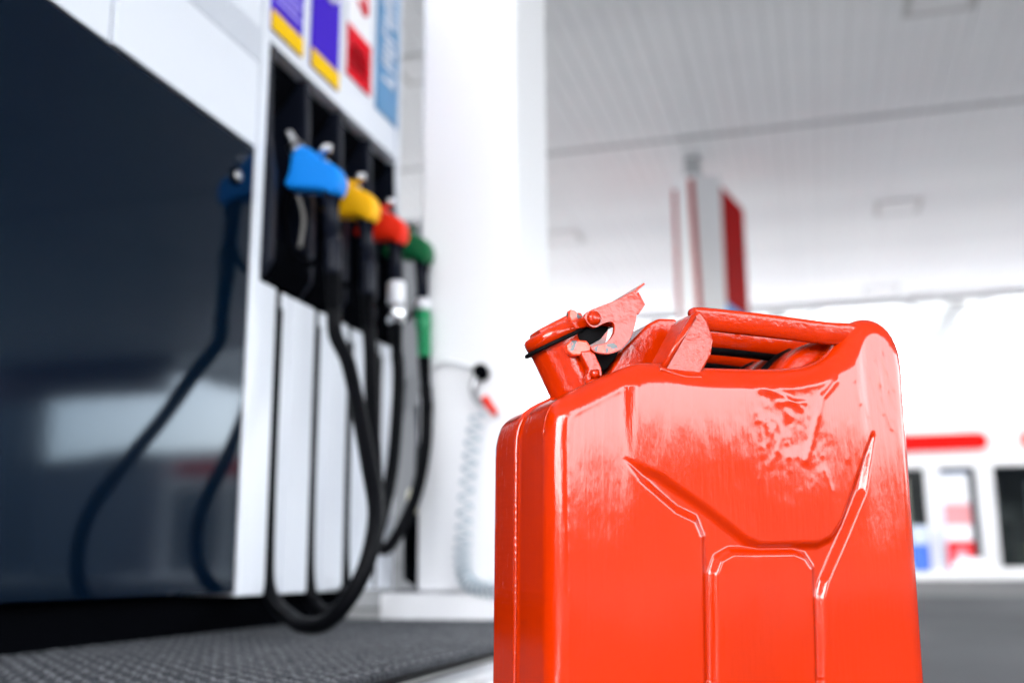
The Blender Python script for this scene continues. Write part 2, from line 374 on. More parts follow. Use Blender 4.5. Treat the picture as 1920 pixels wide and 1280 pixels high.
for k in range(9):
    z = 1.53+.047*k
    s.box((.0055, .682, z), (.0085, .768, z+.012)); s.box((.0055, .682 if k % 2 else .752, z+.004), (.0085, .698 if k % 2 else .768, z+.036))
    if k % 3: s.box((.0055, .690, z+.024), (.0085, .76, z+.034))
s.obj('white_lettering', 'sign_w', p)

# ------------------------------------------------------------------ nozzles with their hoses
def nozzle(k, m, label, z_off, conn, slot_k, path):
    y = 2.13+PIT*k; t = thing('fuel_nozzle', label, 'fuel nozzle', (-1.06, y, 1.10+z_off), 'fuel nozzles hanging in the dispenser')
    # body cover, outline in X-Z
    out = [(-.094, .022), (-.080, .050), (-.074, .100), (-.052, .118), (-.022, .106), (-.002, .082), (.030, .064), (.055, .050), (.066, .022), (.062, -.006), (.045, -.020), (.012, -.004), (-.050, .004), (-.082, .008)]
    out = [(a_*.9-.004, b_*.95+.002) for a_, b_ in out]
    s = G(); s.prism(out, 1, -.026, .026, .010, 3); s.obj('cover', m, t, angle=60)
    s = G(); s.tube(spline([(-.055, 0, .085), (-.082, 0, .135), (-.090, 0, .148), (-.094, 0, .156)], 5), .0125, 14); s.obj('spout', 'chrome', t, smooth=True)
    s = G(); s.tube([(-.062, 0, .098), (-.074, 0, .122)], .019, 14); s.obj('spout_collar', 'bolt', t, smooth=True)
    s = G(); s.tube([(-.010, 0, .088), (.004, 0, .108), (.016, 0, .104)], .011, 10); s.obj('vent_cap', 'chrome', t, smooth=True)
    # lever guard and lever under the cover
    s = G(); s.tube(spline([(-.080, 0, .012), (-.092, 0, -.05), (-.075, 0, -.13), (-.035, 0, -.17), (.0, 0, -.15), (.03, 0, -.06), (.040, 0, -.015)], 6), .008, 8); s.obj('lever_guard', 'black', t, smooth=True)
    s = G(); s.tube(spline([(-.062, 0, -.002), (-.045, 0, -.06), (-.052, 0, -.13)], 6), .0045, 8, squash=(1.4, 1)); s.obj('lever', 'lever_grey', t, smooth=True)
    # tail pipe
    x1 = .020
    s = G(); s.tube([(x1, 0, .0), (x1+.004, 0, -.05), (x1+.008, 0, -.115)], [.019, .018, .0165], 14); s.obj('tail_pipe', 'black_gloss', t, smooth=True)
    X = x1+.008; Z = -.115
    if conn == 'black':
        s = G(); s.tube([(X, 0, Z), (X+.003, 0, Z-.01), (X+.004, 0, Z-.075), (X+.005, 0, Z-.085)], [.0185, .020, .0195, .017], 16); s.obj('swivel', 'black_gloss', t, smooth=True); Z -= .085; X += .005
    elif conn == 'white':
        s = G(); s.tube([(X, 0, Z), (X, 0, Z-.006), (X, 0, Z-.06), (X, 0, Z-.065)], [.017, .0235, .0235, .018], 18); s.obj('swivel', 'sign_w', t, smooth=True)
        s = G(); s.lathe([(0.015, .028), (.022, .024), (.0255, .012), (.0255, -.012), (.02, -.024), (.015, -.027)], (X, 0, Z-.088), (0, 0, 1), 20); s.obj('swivel_ring', 'chrome', t, smooth=True); Z -= .112
    else:
        s = G(); s.tube([(X, 0, Z), (X, 0, Z-.006), (X, 0, Z-.036)], [.016, .022, .021], 18); s.obj('swivel', 'sign_w', t, smooth=True); Z -= .034
        s = G(); s.tube([(X, 0, Z), (X+.002, 0, Z-.05), (X+.003, 0, Z-.055), (X+.006, 0, Z-.125), (X+.007, 0, Z-.135)], [.0225, .0235, .020, .019, .014], 18); s.obj('breakaway', 'green2', t, smooth=True); Z -= .132; X += .006
    # ribbed sleeve
    pts = []; rs = []; n_ = 22; L = .105
    for i in range(n_+1):
        pts.append((X+.006*i/n_, 0, Z-L*i/n_)); rs.append((.0185-.004*i/n_)*(1 if i % 2 else .88))
    s = G(); s.tube(pts, rs, 14); s.obj('ribbed_sleeve', 'hose', t, angle=25)
    # hose (points given in the world)
    o = V(t.location)
    P = [V((X+.005, 0, Z-.08)), V((X+.010, 0, Z-.14))]+[V(p)-o for p in path]
    s = G(); s.tube(spline(P, 9), .0165, 12); s.obj('hose', 'hose', t, smooth=True)
    return t
def slot(k): y = Y0+PIT*k; return [(-1.160, y, .215), (-1.166, y, .30), (-1.168, y, .50), (-1.168, y, .83)]
nozzle(0, 'blue', 'blue covered fuel nozzle in the bay nearest the dark glass', 0, 'black', 0,
       [(-.975, 2.11, .69), (-.925, 2.06, .575), (-.868, 1.99, .45), (-.834, 1.95, .355), (-.838, 1.925, .262), (-.873, 1.915, .19), (-.93, 1.935, .147), (-1.0, 1.98, .142), (-1.06, 2.04, .155), (-1.12, 2.10, .175)]+slot(0))
nozzle(1, 'yellow', 'yellow covered fuel nozzle between the blue and red ones', 0, 'black', 1,
       [(-1.0, 2.30, .632), (-.972, 2.26, .503), (-.945, 2.21, .38), (-.955, 2.19, .27), (-1.01, 2.22, .185), (-1.08, 2.27, .152), (-1.14, 2.318, .17)]+slot(1))
nozzle(2, 'redp', 'red covered fuel nozzle with a white and chrome swivel', 0, 'white', 2,
       [(-1.018, 2.50, .603), (-1.012, 2.46, .48), (-1.018, 2.42, .37), (-1.05, 2.42, .27), (-1.10, 2.46, .20), (-1.15, 2.50, .19)]+slot(2))
nozzle(3, 'green', 'dark green covered fuel nozzle with a bright green breakaway sleeve', 0, 'green', 3,
       [(-1.018, 2.72, .686), (-1.022, 2.72, .57), (-1.045, 2.72, .45), (-1.09, 2.716, .35), (-1.13, 2.713, .30)]+[(-1.162, 2.717, .34), (-1.168, 2.717, .5), (-1.168, 2.717, .83)])

kr = thing('service_cabinet', 'pale grey service cabinet standing behind the gap beside the pillar', 'cabinet', (-1.75, 3.75, .107))
s = G(); s.box((-.5, -.2, 0), (.5, .25, 1.42), .02); s.obj('housing', 'cab_grey', kr, angle=40)
s = G(); s.box((-.42, -.215, .15), (.40, -.201, 1.25), .006); s.obj('door', 'cab_grey', kr)
s = G(); s.box((.30, -.235, .7), (.33, -.216, .82), .005); s.obj('handle', 'black', kr)

# ------------------------------------------------------------------ squeegee bucket at the dispenser's end
br = thing('squeegee_bucket', 'slim black wash bucket with a pale squeegee at the dispenser end', 'bucket', (-1.10, 2.875, .19))
s = G(); s.prism([(-.032, 0.03), (.02, 0), (.036, .02), (.036, .21), (-.034, .21)], 1, -.028, .03, .004); s.obj('tub', 'black', br, angle=40)
s = G(); s.box((-.032, -.022, .211), (.034, .022, .285), .02, 4); s.obj('sponge_head', 'cream', br, angle=60)
s = G(); s.tube([(0, 0, .28), (.003, .0, .42), (-.002, 0, .52)], .011, 10); s.obj('handle', 'black_gloss', br, smooth=True)
s = G(); s.box((-.05, -.03, -.07), (.03, .03, .0), .006); s.obj('foot', 'black_gloss', br, angle=40)

# ------------------------------------------------------------------ air hose on the pillar
ar = thing('air_line', 'tyre air gun with a clear coiled hose hanging on the white pillar', 'air hose', (-.866, 2.735, .77))
s = G(); s.lathe([(0, .03), (.015, .028), (.021, .018), (.021, -.016), (0, -.02)], (0, -.005, 0), (.2, -1, .1), 20); s.obj('gauge', 'black', ar, smooth=True)
s = G(); s.tube(spline([(-.012, -.012, -.012), (-.02, -.015, -.045), (-.008, -.02, -.075), (.012, -.02, -.09)], 6), .010, 10); s.obj('grip', 'bolt', ar, smooth=True)
s = G(); s.tube([(.012, -.02, -.072), (.045, -.022, -.118)], [.012, .009], 10); s.obj('trigger', 'redp', ar, smooth=True)
s = G(); s.tube(spline([(-.16, -.0, .0), (-.13, -.006, .025), (-.10, -.008, .036), (-.05, -.008, .024), (-.01, -.006, .005)], 8), .005, 8); s.obj('supply_tube', 'white_wall', ar, smooth=True)
pts = []; N = 26*16
cl = spline([(0, -.03, -.11), (-.018, -.03, -.20), (-.03, -.03, -.30), (-.040, -.03, -.42), (-.044, -.03, -.50), (-.03, -.03, -.555), (.02, -.03, -.575), (.10, -.03, -.58)], 60)
for i in range(N):
    u = i/(N-1); u2 = 1-(1-u)**1.35
    f_ = u2*(len(cl)-1); a = int(min(f_, len(cl)-2)); p = cl[a].lerp(cl[a+1], f_-a); t = (cl[a+1]-cl[a]).normalized()
    n1 = V((0, 1, 0)); n2 = t.cross(n1).normalized(); ph = i/16*2*math.pi
    pts.append(p+n1*math.cos(ph)*.017+n2*math.sin(ph)*.019)
s = G(); s.tube(pts, .0038, 6); s.obj('coiled_hose', 'coil', ar, smooth=True)

# ------------------------------------------------------------------ woven mat on the island and steel edge
mr = thing('woven_mat', 'dark grey woven runner mat lying on the pump island', 'mat', (-.9, 1.0, .107))
s = G(); s.box((-.42, -2.4, .0005), (.345, 1.70, .0095), .002); s.obj('backing', 'mat_base', mr)
def weave(bright):
    """herring-bone of short raised yarns, real geometry"""
    vs = []; fs = []
    nx, ny = .0056, .0108
    X0, X1, Yb, Ye = -.398, .335, -.35, 1.69
    tmpl_f = [(0, 1, 5, 4), (1, 2, 6, 5), (2, 3, 7, 6), (0, 4, 7, 3), (4, 5, 6, 7)]
    i = 0; xs = np.arange(X0, X1, nx)
    for xi, x in enumerate(xs):
        # diagonal direction flips every 8 columns; offset steps with the column
        band = (xi//4) % 2
        off = ((xi % 4) if band == 0 else (4-xi % 4))*ny*.25
        for yi, y in enumerate(np.arange(Yb+off, Ye, ny)):
            if ((yi+xi//2) % 3 == 0) != bright: continue
            j = rng.normal(0, .0003, 3)
            hx, hy, h = nx*.43, ny*.38, .0032+rng.normal(0, .0005)
            cx, cy = x+j[0], y+j[1]
            sk = .002 if band == 0 else -.002
            for (dx, dy, dz) in ((-hx, -hy, 0), (hx, -hy, 0), (hx, hy, 0), (-hx, hy, 0), (-hx*.6, -hy*.65, h), (hx*.6, -hy*.65, h), (hx*.6, hy*.65, h), (-hx*.6, hy*.65, h)):
                vs.append((cx+dx, cy+dy+sk*dx/hx, .0094+dz))
            b = 8*i; fs += [tuple(b+q for q in f) for f in tmpl_f]; i += 1
    me = bpy.data.meshes.new('yarn'); me.from_pydata(vs, [], fs); return me
o = link('yarn', weave(False), 'mat_y', mr); o['kind'] = 'stuff'
o = link('pale_yarn', weave(True), 'mat_pale', mr); o['kind'] = 'stuff'
s = G(); s.box((.353, -2.4, -.001), (.368, 1.70, .0035)); s.obj('dark_gap_strip', 'rubber', mr)  # black strip filling the dark gap between mat and steel edge
s = G()
for k in range(150):   # bound edge, one stitch after another
    y = -.6+.0155*k; dz = random.uniform(-.0008, .0008)
    s.box((.338+dz, y, -.004+dz), (.352+dz, y+.0135, .0125+dz), .0035, 2)
o = s.obj('edge_binding', 'mat_y', mr, angle=50); o['kind'] = 'stuff'
er = G(); er.box((-.535, -3.2, .001), (-.440, 5.2, .106), .034, 6); o = er.obj('steel_kerb_edge', 'alu', angle=60); tag(o, 'bright rounded steel edging along the pump island kerb', 'kerb edge')

# ------------------------------------------------------------------ shop
SY = 22.0
sr = thing('shop_building', 'white filling station shop with red fascia bands and tall windows', 'shop', (0, SY, 0))
def sbox(name, a, b, m, bev=.01, parent=sr):
    s = G(); s.box(a, b, bev); return s.obj(name, m, parent, angle=40)
sbox('step', (-12, -1.6, .001), (12.5, 0.3, .125), 'shop_white', .02)
sbox('floor', (-12, .3, .001), (12.5, 6, .13), 'interior', 0)
sbox('back_wall', (-12, 5.0, .13), (12.5, 5.2, 3.0), 'interior', 0)
sbox('fascia', (-12, -.05, 2.08), (12.5, .4, 2.98), 'shop_white')
sbox('roof', (-12, .4, 2.7), (12.5, 6, 2.96), 'shop_white')
sbox('ceiling', (-12, .42, 2.5), (12.5, 5.0, 2.6), 'dark_shelf', 0)
def band(x0, x1):
    zc, r = 2.55, .165; pts = []
    for a in range(-90, 91, 15): pts.append((x1-r+r*math.cos(math.radians(a)), zc+r*math.sin(math.radians(a))))
    for a in range(90, 271, 15): pts.append((x0+r+r*math.cos(math.radians(a)), zc+r*math.sin(math.radians(a))))
    s = G(); s.prism(pts, 1, -.11, -.052, .01); return s.obj('red_band', 'shop_red', sr, angle=40)
band(-7, 3.14); band(3.72, 7.4); band(8.0, 12.2)
mull = [(-8.0, -7.7), (-6, -5.7), (-4, -3.7), (-2, -1.7), (-.1, .2), (1.96, 2.23), (2.87, 3.18), (4.95, 5.25), (6.9, 7.2), (8.9, 9.2), (10.6, 10.9), (12.2, 12.5), (-12, -11.7), (-10, -9.7)]
mull.sort()
for a, b in mull: sbox('mullion', (a, -.03, .126), (b, .1, 2.078), 'shop_white', .008)
for (a, b), (c, d) in zip(mull, mull[1:]):
    s = G(); s.box((b+.002, .02, .20), (c-.002, .03, 2.076)); s.obj('window_pane', 'pane', sr)
    sbox('window_sill', (b+.002, -.02, .126), (c-.002, .09, .198), 'shop_white', .005)
# things in and before the shop window
vm = thing('drinks_cooler', 'tall red and white drinks cooler before the middle shop window', 'drinks cooler', (2.43, SY-.75, .126))
s = G(); s.box((-.26, -.02, 0), (.21, .5, 1.78), .03); s.obj('cabinet', 'pale_blue', vm, angle=40)
s = G(); s.box((-.25, -.05, 1.22), (.20, -.021, 1.72), .01); s.obj('header_panel', 'sign_w', vm)
s = G(); s.box((-.25, -.05, .83), (.20, -.021, 1.20), .01); s.obj('upper_panel', 'pink', vm)
s = G(); s.box((-.25, -.05, .56), (.20, -.021, .81), .01); s.obj('middle_panel', 'sign_w', vm)
s = G(); s.box((-.25, -.06, .02), (.20, -.021, .54), .01); o = s.obj('lower_panel', 'shop_red', vm)
s = G(); s.lathe([(0, .012), (.115, .012), (.125, 0)], (-.01, -.06, .29), (0, -1, 0), 28); s.obj('round_emblem', 'sign_p', o)
for i, (x, y, z0, z1, wd, m_, nm, lb, ct) in enumerate([
        (1.72, -.8, .126, .62, .30, 'crate_blue', 'bottle_crate', 'blue bottle crates stacked before the left shop window', 'crate'),
        (1.74, -.78, .621, .95, .26, 'pale_blue', 'drink_carton', 'pale carton on top of the blue crates', 'carton'),
        (3.80, -.8, .126, .62, .42, 'olive', 'display_box', 'olive yellow display box low before the right shop window', 'box'),
        (3.84, -.75, .621, 1.05, .20, 'pink', 'gift_box', 'reddish box standing on the olive display box', 'box'),
        (3.55, 1.6, .13, 1.1, .30, 'dark_shelf', 'shelf_unit', 'dark low shelf unit behind the right shop window', 'shelf'),
        (1.65, 1.5, .13, 2.0, .22, 'cream', 'card_display', 'cream display board at the left shop window', 'display'),
        (4.6, 2.6, .13, 1.95, .75, 'pale_blue', 'poster_stand', 'large pale blue poster stand deep in the shop', 'poster stand')]):
    s = G(); s.box((x-wd/2, SY+y, z0), (x+wd/2, SY+y+.35, z1), .02)
    for k in range(3):
        zz = z0+(z1-z0)*(k+.5)/3; s.box((x-wd/2+.03, SY+y-.012, zz-.03), (x+wd/2-.03, SY+y+.01, zz+.02), .004)
    tag(s.obj(nm, m_, angle=40), lb, ct)
s = G(); s.box((2.20, SY-1.45, .126), (2.85, SY-.95, .28), .07, 4); s.box((2.28, SY-1.38, .26), (2.7, SY-1.02, .36), .05, 3); tag(s.obj('salt_sack', 'sign_w', angle=60), 'white sacks piled on the step below the drinks cooler', 'sack')

# far translucent roof beside the shop
fr_ = thing('vaulted_roof', 'bright translucent vaulted roof on slim white posts over the shop', 'roof', (0, 0, 0))
def vault():
    v = []; f = []; nx = 0
    for bay in range(-4, 3):
        for i in range(13):
            x = bay*3.3+2.72+3.3*i/12; z = 5.12+.5*math.sin(math.pi*i/12)
            for y in (20.75, 25.9): v.append((x, y, z))
        for i in range(12):
            b = nx+2*i; f.append((b, b+1, b+3, b+2))
        nx += 26
    me = bpy.data.meshes.new('sheet'); me.from_pydata(v, [], f); return me
o = link('sheet', vault(), 'milky', fr_, smooth=True)
sm = o.modifiers.new('thickness', 'SOLIDIFY'); sm.thickness = .02
for bay in range(-4, 4):
    x = bay*3.3+2.72
    s = G(); s.box((x-.15, 20.8, 4.98), (x+.15, 25.9, 5.14), .01); s.obj('beam', 'rib', fr_)
    s = G(); s.box((x-.05, 25.7, 2.9), (x+.05, 25.8, 4.98), .01); s.obj('post', 'shop_white', fr_)
for y in (20.85, 22.5, 24.2, 25.85):
    s = G()
    for bay in range(-4, 3):
        pts = [(bay*3.3+2.72+3.3*i/12, y, 5.08+.5*math.sin(math.pi*i/12)) for i in range(13)]
        s.tube(pts, .035, 8)
    s.obj('arch_rib', 'rib', fr_, smooth=True)
bb = G(); bb.box((6.0, -40, 0), (22, -27, 13)); tag(bb.obj('added_hall', 'dark_bld'), 'tall dark hall added unseen behind the camera for its reflection', 'building')  # unseen, added so the can's left crease reflects something dark
bb = G(); bb.box((24, 30, 0), (44, 32, 14)); tag(bb.obj('added_block', 'dark_bld'), 'tall plain dark block added unseen far right for the glass reflection', 'building')  # unseen, added as dark side limit of the bright patch in the glass
bb = G(); bb.box((13.2, 25.5, 0), (18.9, 31, 3.15)); bb.prism([(13.0, 3.16), (19.1, 3.16), (16, 3.5)], 1, 25.3, 31.2); tag(bb.obj('added_shed', 'dark_bld'), 'low dark shed added unseen beside the shop for the glass reflection', 'building')  # unseen, added as dark lower limit of that bright reflection
s = G(); s.box((11.2, CY1+.005, 4.02), (16.0, CY1+.09, 5.7), .01); s.obj('added_fascia', 'maroon', can_root)  # unseen board added to cap the glass reflection with a maroon tint

# ------------------------------------------------------------------ the jerrycan
TH, TILT = math.radians(18.0), math.radians(.8)
W0 = R0*math.cos(TH)+F0*math.sin(TH); CD = -R0*math.sin(TH)+F0*math.cos(TH)
CW = W0*math.cos(TILT)-U0*math.sin(TILT); CU = U0*math.cos(TILT)+W0*math.sin(TILT)
CP = R0*.0255+F0*.858+U0*.353*math.sin(TILT)
jc = thing('jerrycan', 'glossy red steel jerrycan with open cap lever standing on the drive', 'jerrycan')
jc.matrix_world = Matrix(((CW.x, CD.x, CU.x, CP.x), (CW.y, CD.y, CU.y, CP.y), (CW.z, CD.z, CU.z, CP.z), (0, 0, 0, 1)))
WID, DEP, RAD = 353., 165., 18.
top_pts = np.array([(0, 345), (.6, 357), (3, 368), (7, 376.5), (14, 383), (30, 391.5), (48, 401), (70, 411.5), (83, 416.3), (94, 418.2), (108, 418.6), (130, 417.6), (154, 417.6), (200, 419.5), (230, 422), (248, 425.5), (263, 431), (276, 439.5), (287, 450), (295, 461), (302, 468.5), (310, 472.8), (320, 474.2), (331, 471.5), (340, 465), (347, 455), (351.5, 442), (353, 425)], float)
def smooth1(t): t = np.clip(t, 0, 1); return t*t*(3-2*t)
def seg_dist(px, pz, poly, closed=True):
    P = np.asarray(poly, float); Q = np.roll(P, -1, 0) if closed else P[1:]
    if not closed: P = P[:-1]
    d = np.full(px.shape, 1e9); side = np.zeros(px.shape, bool)
    for (ax, az), (bx, bz) in zip(P, Q):
        ex, ez = bx-ax, bz-az; L2 = ex*ex+ez*ez+1e-12
        t = np.clip(((px-ax)*ex+(pz-az)*ez)/L2, 0, 1)
        d = np.minimum(d, np.hypot(px-ax-t*ex, pz-az-t*ez))
        if closed:
            c = ((az > pz) != (bz > pz)) & (px < (bx-ax)*(pz-az)/((bz-az) if bz != az else 1e-12)+ax)
            side ^= c
    return np.where(side, -d, d) if closed else d
def vnoise(x, y, seed):
    r = np.random.default_rng(seed); T = r.random((64, 64))
    xi = np.floor(x).astype(int); yi = np.floor(y).astype(int); fx = x-xi; fy = y-yi
    fx = fx*fx*(3-2*fx); fy = fy*fy*(3-2*fy)
    g_ = lambda a, b: T[a % 64, b % 64]
    return (g_(xi, yi)*(1-fx)*(1-fy)+g_(xi+1, yi)*fx*(1-fy)+g_(xi, yi+1)*(1-fx)*fy+g_(xi+1, yi+1)*fx*fy)-.5
# Catmull-Rom the top outline
tp = [V((a, b, 0)) for a, b in top_pts]; tp = spline(tp, 5); tx = np.array([p.x for p in tp]); tz = np.array([p.y for p in tp])
tx = np.maximum.accumulate(tx)
NX, NZ = 300, 380
u = np.linspace(0, 1, NX); e = 26/WID
def cl_(u, k):  # cluster at both ends
    return np.where(u < k, e*(1-np.cos(u/k*math.pi/2)), np.where(u > 1-k, 1-e*(1-np.cos((1-u)/k*math.pi/2)), e+(u-k)/(1-2*k)*(1-2*e)))
xs = WID*cl_(u, .09)
ztop = np.interp(xs, tx, tz)
rb = 20.
dx_ = np.clip(rb-np.minimum(xs, WID-xs), 0, rb); zbot = rb-np.sqrt(np.maximum(rb*rb-dx_*dx_, 0))
vv = np.linspace(0, 1, NZ); vv = np.where(vv < .04, .03*(vv/.04)**1.4, np.where(vv > .92, 1-.06*((1-vv)/.08)**1.35, .03+(vv-.04)/.88*.91))
GX = np.repeat(xs[:, None], NZ, 1); GZ = zbot[:, None]+(ztop-zbot)[:, None]*vv[None, :]
loop = [(0, j) for j in range(NZ)]+[(i, NZ-1) for i in range(1, NX)]+[(NX-1, j) for j in range(NZ-2, -1, -1)]+[(i, 0) for i in range(NX-2, 0, -1)]
LP = np.array([(GX[a], GZ[a]) for a in loop])
dist = np.abs(seg_dist(GX, GZ, LP[::4]));
for a in loop: dist[a] = 0
q = 1-np.minimum(dist, RAD)/RAD
YF = RAD*(1-np.sqrt(np.maximum(1-q*q, 0)))
# pressed channels
A = [(66, 333), (98, 321.5), (142, 295), (178, 270), (190, 266), (247, 268), (259, 273), (270, 287), (298, 347), (309, 366)]
C = [(310, 362), (297, 313), (276, 275), (253, 235), (248, 222), (244.5, 150)]
PI_ = [(236.5, 150), (238.5, 246), (232, 255), (222, 258.5), (163, 257.5), (152, 252), (147, 241), (144.5, 150)]
B = [(132.5, 150), (134.5, 271), (129, 284), (112, 291), (79, 316)]
half = A+C+PI_+B
mir = [(x, 300-z-.01) for x, z in half]
sd1 = seg_dist(GX, GZ, half); sd2 = seg_dist(GX, GZ, mir); sdg = np.minimum(sd1, sd2)
# blend across the mirror line
near = (np.abs(GZ-150) < 6); sdg = np.where(near & (np.abs(sdg) < 3.2) & (((GX > 133.5) & (GX < 143.5)) | ((GX > 237.5) & (GX < 243.5))), -3.2, sdg)
tip = smooth1((GX-70)/38)*1.0
groove = 6.2*smooth1((1.6-sdg)/7.6)*np.where(GX < 110, .35+.65*tip, 1)
# upper trapezoid pressed back, with creases at each side
tz_ = smooth1((GZ-262)/150)
fz = smooth1((GZ-255)/165)
def ramp(t): return np.where(t < 0, 0, np.where(t > 1, 1, t-.06*np.sin(2*math.pi*t)))
trap = 1.5*((GZ-215)/195).clip(0, 1.1)**2*smooth1((340-GX)/50)-3.3*fz*ramp((GX-63)/14)*ramp((308-GX)/14)
inner = smooth1((dist-6)/16)
lump = .8*vnoise(GX/44, GZ/60, 1)+.16*vnoise(GX/15, GZ/34, 2)+.07*vnoise(GX/6.5, GZ/14, 3)
wr = np.exp(-((GX-225)/45)**2-((GZ-365)/50)**2)
lump += wr*(.6*vnoise(GX/11, GZ/14+3, 4)+.12*vnoise(GX/3.2, GZ/4.5, 5))
wr2 = np.exp(-((GX-330)/14)**2-((GZ-400)/55)**2); lump += wr2*1.2*vnoise(GX/4.2+GZ/60, GZ/30, 6)
for poly, wd, h in [([(272, 410), (257, 395), (249, 373), (243, 354), (237, 338)], 2.6, 1.1), ([(203, 397), (219, 392.5), (234, 384)], 2.4, .7), ([(196, 401), (225, 402), (258, 411), (277, 424)], 5, 1.3),
                    ([(212, 388), (238, 389)], 2, .7), ([(192, 378), (195, 345), (191, 320)], 2.2, .45), ([(256, 330), (262, 312)], 1.6, .4), ([(292, 408), (296, 392)], 2, .5),
                    ([(210, 372), (214, 360), (209, 345)], 2, .5), ([(224, 366), (220, 340)], 1.8, .4), ([(284, 372), (280, 340)], 2, .35)]:
    d_ = seg_dist(GX, GZ, poly, False); lump -= .55*h*np.exp(-(d_/(wd*1.2))**2)
wr_rng = np.random.default_rng(5)
for k in range(8, 32):   # thick paint wrinkles
    x0, z0 = (wr_rng.normal(194, 4), wr_rng.uniform(312, 384)) if k < 14 else (wr_rng.uniform(200, 262), wr_rng.uniform(315, 400))
    an = wr_rng.normal(1.2, .6) if k >= 14 else wr_rng.normal(.3, .7); ln = wr_rng.uniform(5, 16) if k >= 14 else wr_rng.uniform(2, 6)
    x1, z1 = x0+ln*math.cos(an), z0+ln*math.sin(an); xm, zm = (x0+x1)/2+wr_rng.normal(0, 2), (z0+z1)/2+wr_rng.normal(0, 2)
    d_ = seg_dist(GX, GZ, [(x0, z0), (xm, zm), (x1, z1)], False); lump -= wr_rng.uniform(.06, .16)*np.exp(-(d_/wr_rng.uniform(2, 3.6))**2)
for k in range(9):   # runs at the upper right corner
    x0, z0 = wr_rng.uniform(300, 340), wr_rng.uniform(395, 440); ln = wr_rng.uniform(12, 35)
    d_ = seg_dist(GX, GZ, [(x0, z0), (x0+ln*.12, z0-ln*.5), (x0+ln*.3, z0-ln)], False); lump -= wr_rng.uniform(.10, .22)*np.exp(-(d_/1.8)**2)
YD = YF+inner*(groove+trap+lump)-.45*np.exp(-((GX-15.5)/1.4)**2)*smooth1((372-GZ)/8)*(.6+.8*vnoise(GZ/7, GX*0, 8))
YB = DEP-(YF+inner*(groove+trap+.8*vnoise(GX/30, GZ/36, 9)))
verts = []; faces = []
idx = np.arange(NX*NZ).reshape(NX, NZ)
vf = np.stack([GX, YD, GZ], -1).reshape(-1, 3); vb = np.stack([GX, YB, GZ], -1).reshape(-1, 3)
a = idx[:-1, :-1].ravel(); b = idx[1:, :-1].ravel(); c = idx[1:, 1:].ravel(); d = idx[:-1, 1:].ravel()
ff = np.stack([a, b, c, d], 1); fb = np.stack([d, c, b, a], 1)+NX*NZ
# side wall rings with the welded seam at mid depth
tan = np.roll(LP, -1, 0)-np.roll(LP, 1, 0); nl = np.stack([-tan[:, 1], tan[:, 0]], 1); nl /= np.linalg.norm(nl, axis=1)[:, None]+1e-9
NL = len(loop); mid = DEP/2
wob = .5*np.sin(np.arange(NL)*.9)*vnoise(np.arange(NL)/5., np.zeros(NL), 3)
prof = [(24, .0), (34, .2), (mid-26, .3), (mid-12, .2), (mid-7.5, 0), (mid-6.3, .3), (mid-4.8, 1.5), (mid-3.2, 1.4), (mid-2.4, -.6), (mid-1.8, -4.5), (mid+2.2, -4.7), (mid+2.8, -.2), (mid+3.8, 2.3), (mid+5.2, 2.0), (mid+6.3, 0), (mid+12, .2), (mid+26, .3), (DEP-34, .2), (DEP-24, .0)]
rings = [np.array([idx[a_] for a_ in loop])]; allv = [vf, vb]; base = 2*NX*NZ
for y_, off in prof:
    o2 = off+(wob*(.9 if abs(y_-mid) < 5 else .15))
    P = LP+nl*o2[:, None]; yy = y_+(wob*.9 if abs(y_-mid) < 5 else 0)
    allv.append(np.stack([P[:, 0], np.full(NL, 0)+yy, P[:, 1]], 1)); rings.append(np.arange(base, base+NL)); base += NL
rings.append(np.array([idx[a_] for a_ in loop])+NX*NZ)
sf = []
for r0, r1 in zip(rings, rings[1:]):
    sf.append(np.stack([r0, np.roll(r0, -1), np.roll(r1, -1), r1], 1))
allv = np.concatenate(allv)/1000; allf = np.concatenate([ff, fb]+sf)
me = bpy.data.meshes.new('body'); me.from_pydata(allv.tolist(), [], allf.tolist()); me.update()
body = link('body', me, 'can', jc, smooth=True)
bmx = bmesh.new(); bmx.from_mesh(me); bmesh.ops.recalc_face_normals(bmx, faces=bmx.faces[:]); bmx.to_mesh(me); bmx.free()
mm = lambda pts: [tuple(v_/1000 for v_ in p) for p in pts]
def oval(pts, ry, rz, name, parent=jc, m='can_fit'):
    """oval tube along pts (mm), ry half width in depth, rz half height"""
    s = G(); s.tube(mm(pts), rz/1000, 28, squash=(ry/rz, 1), sq=.6, taper=.55); return s.obj(name, m, parent, smooth=True)
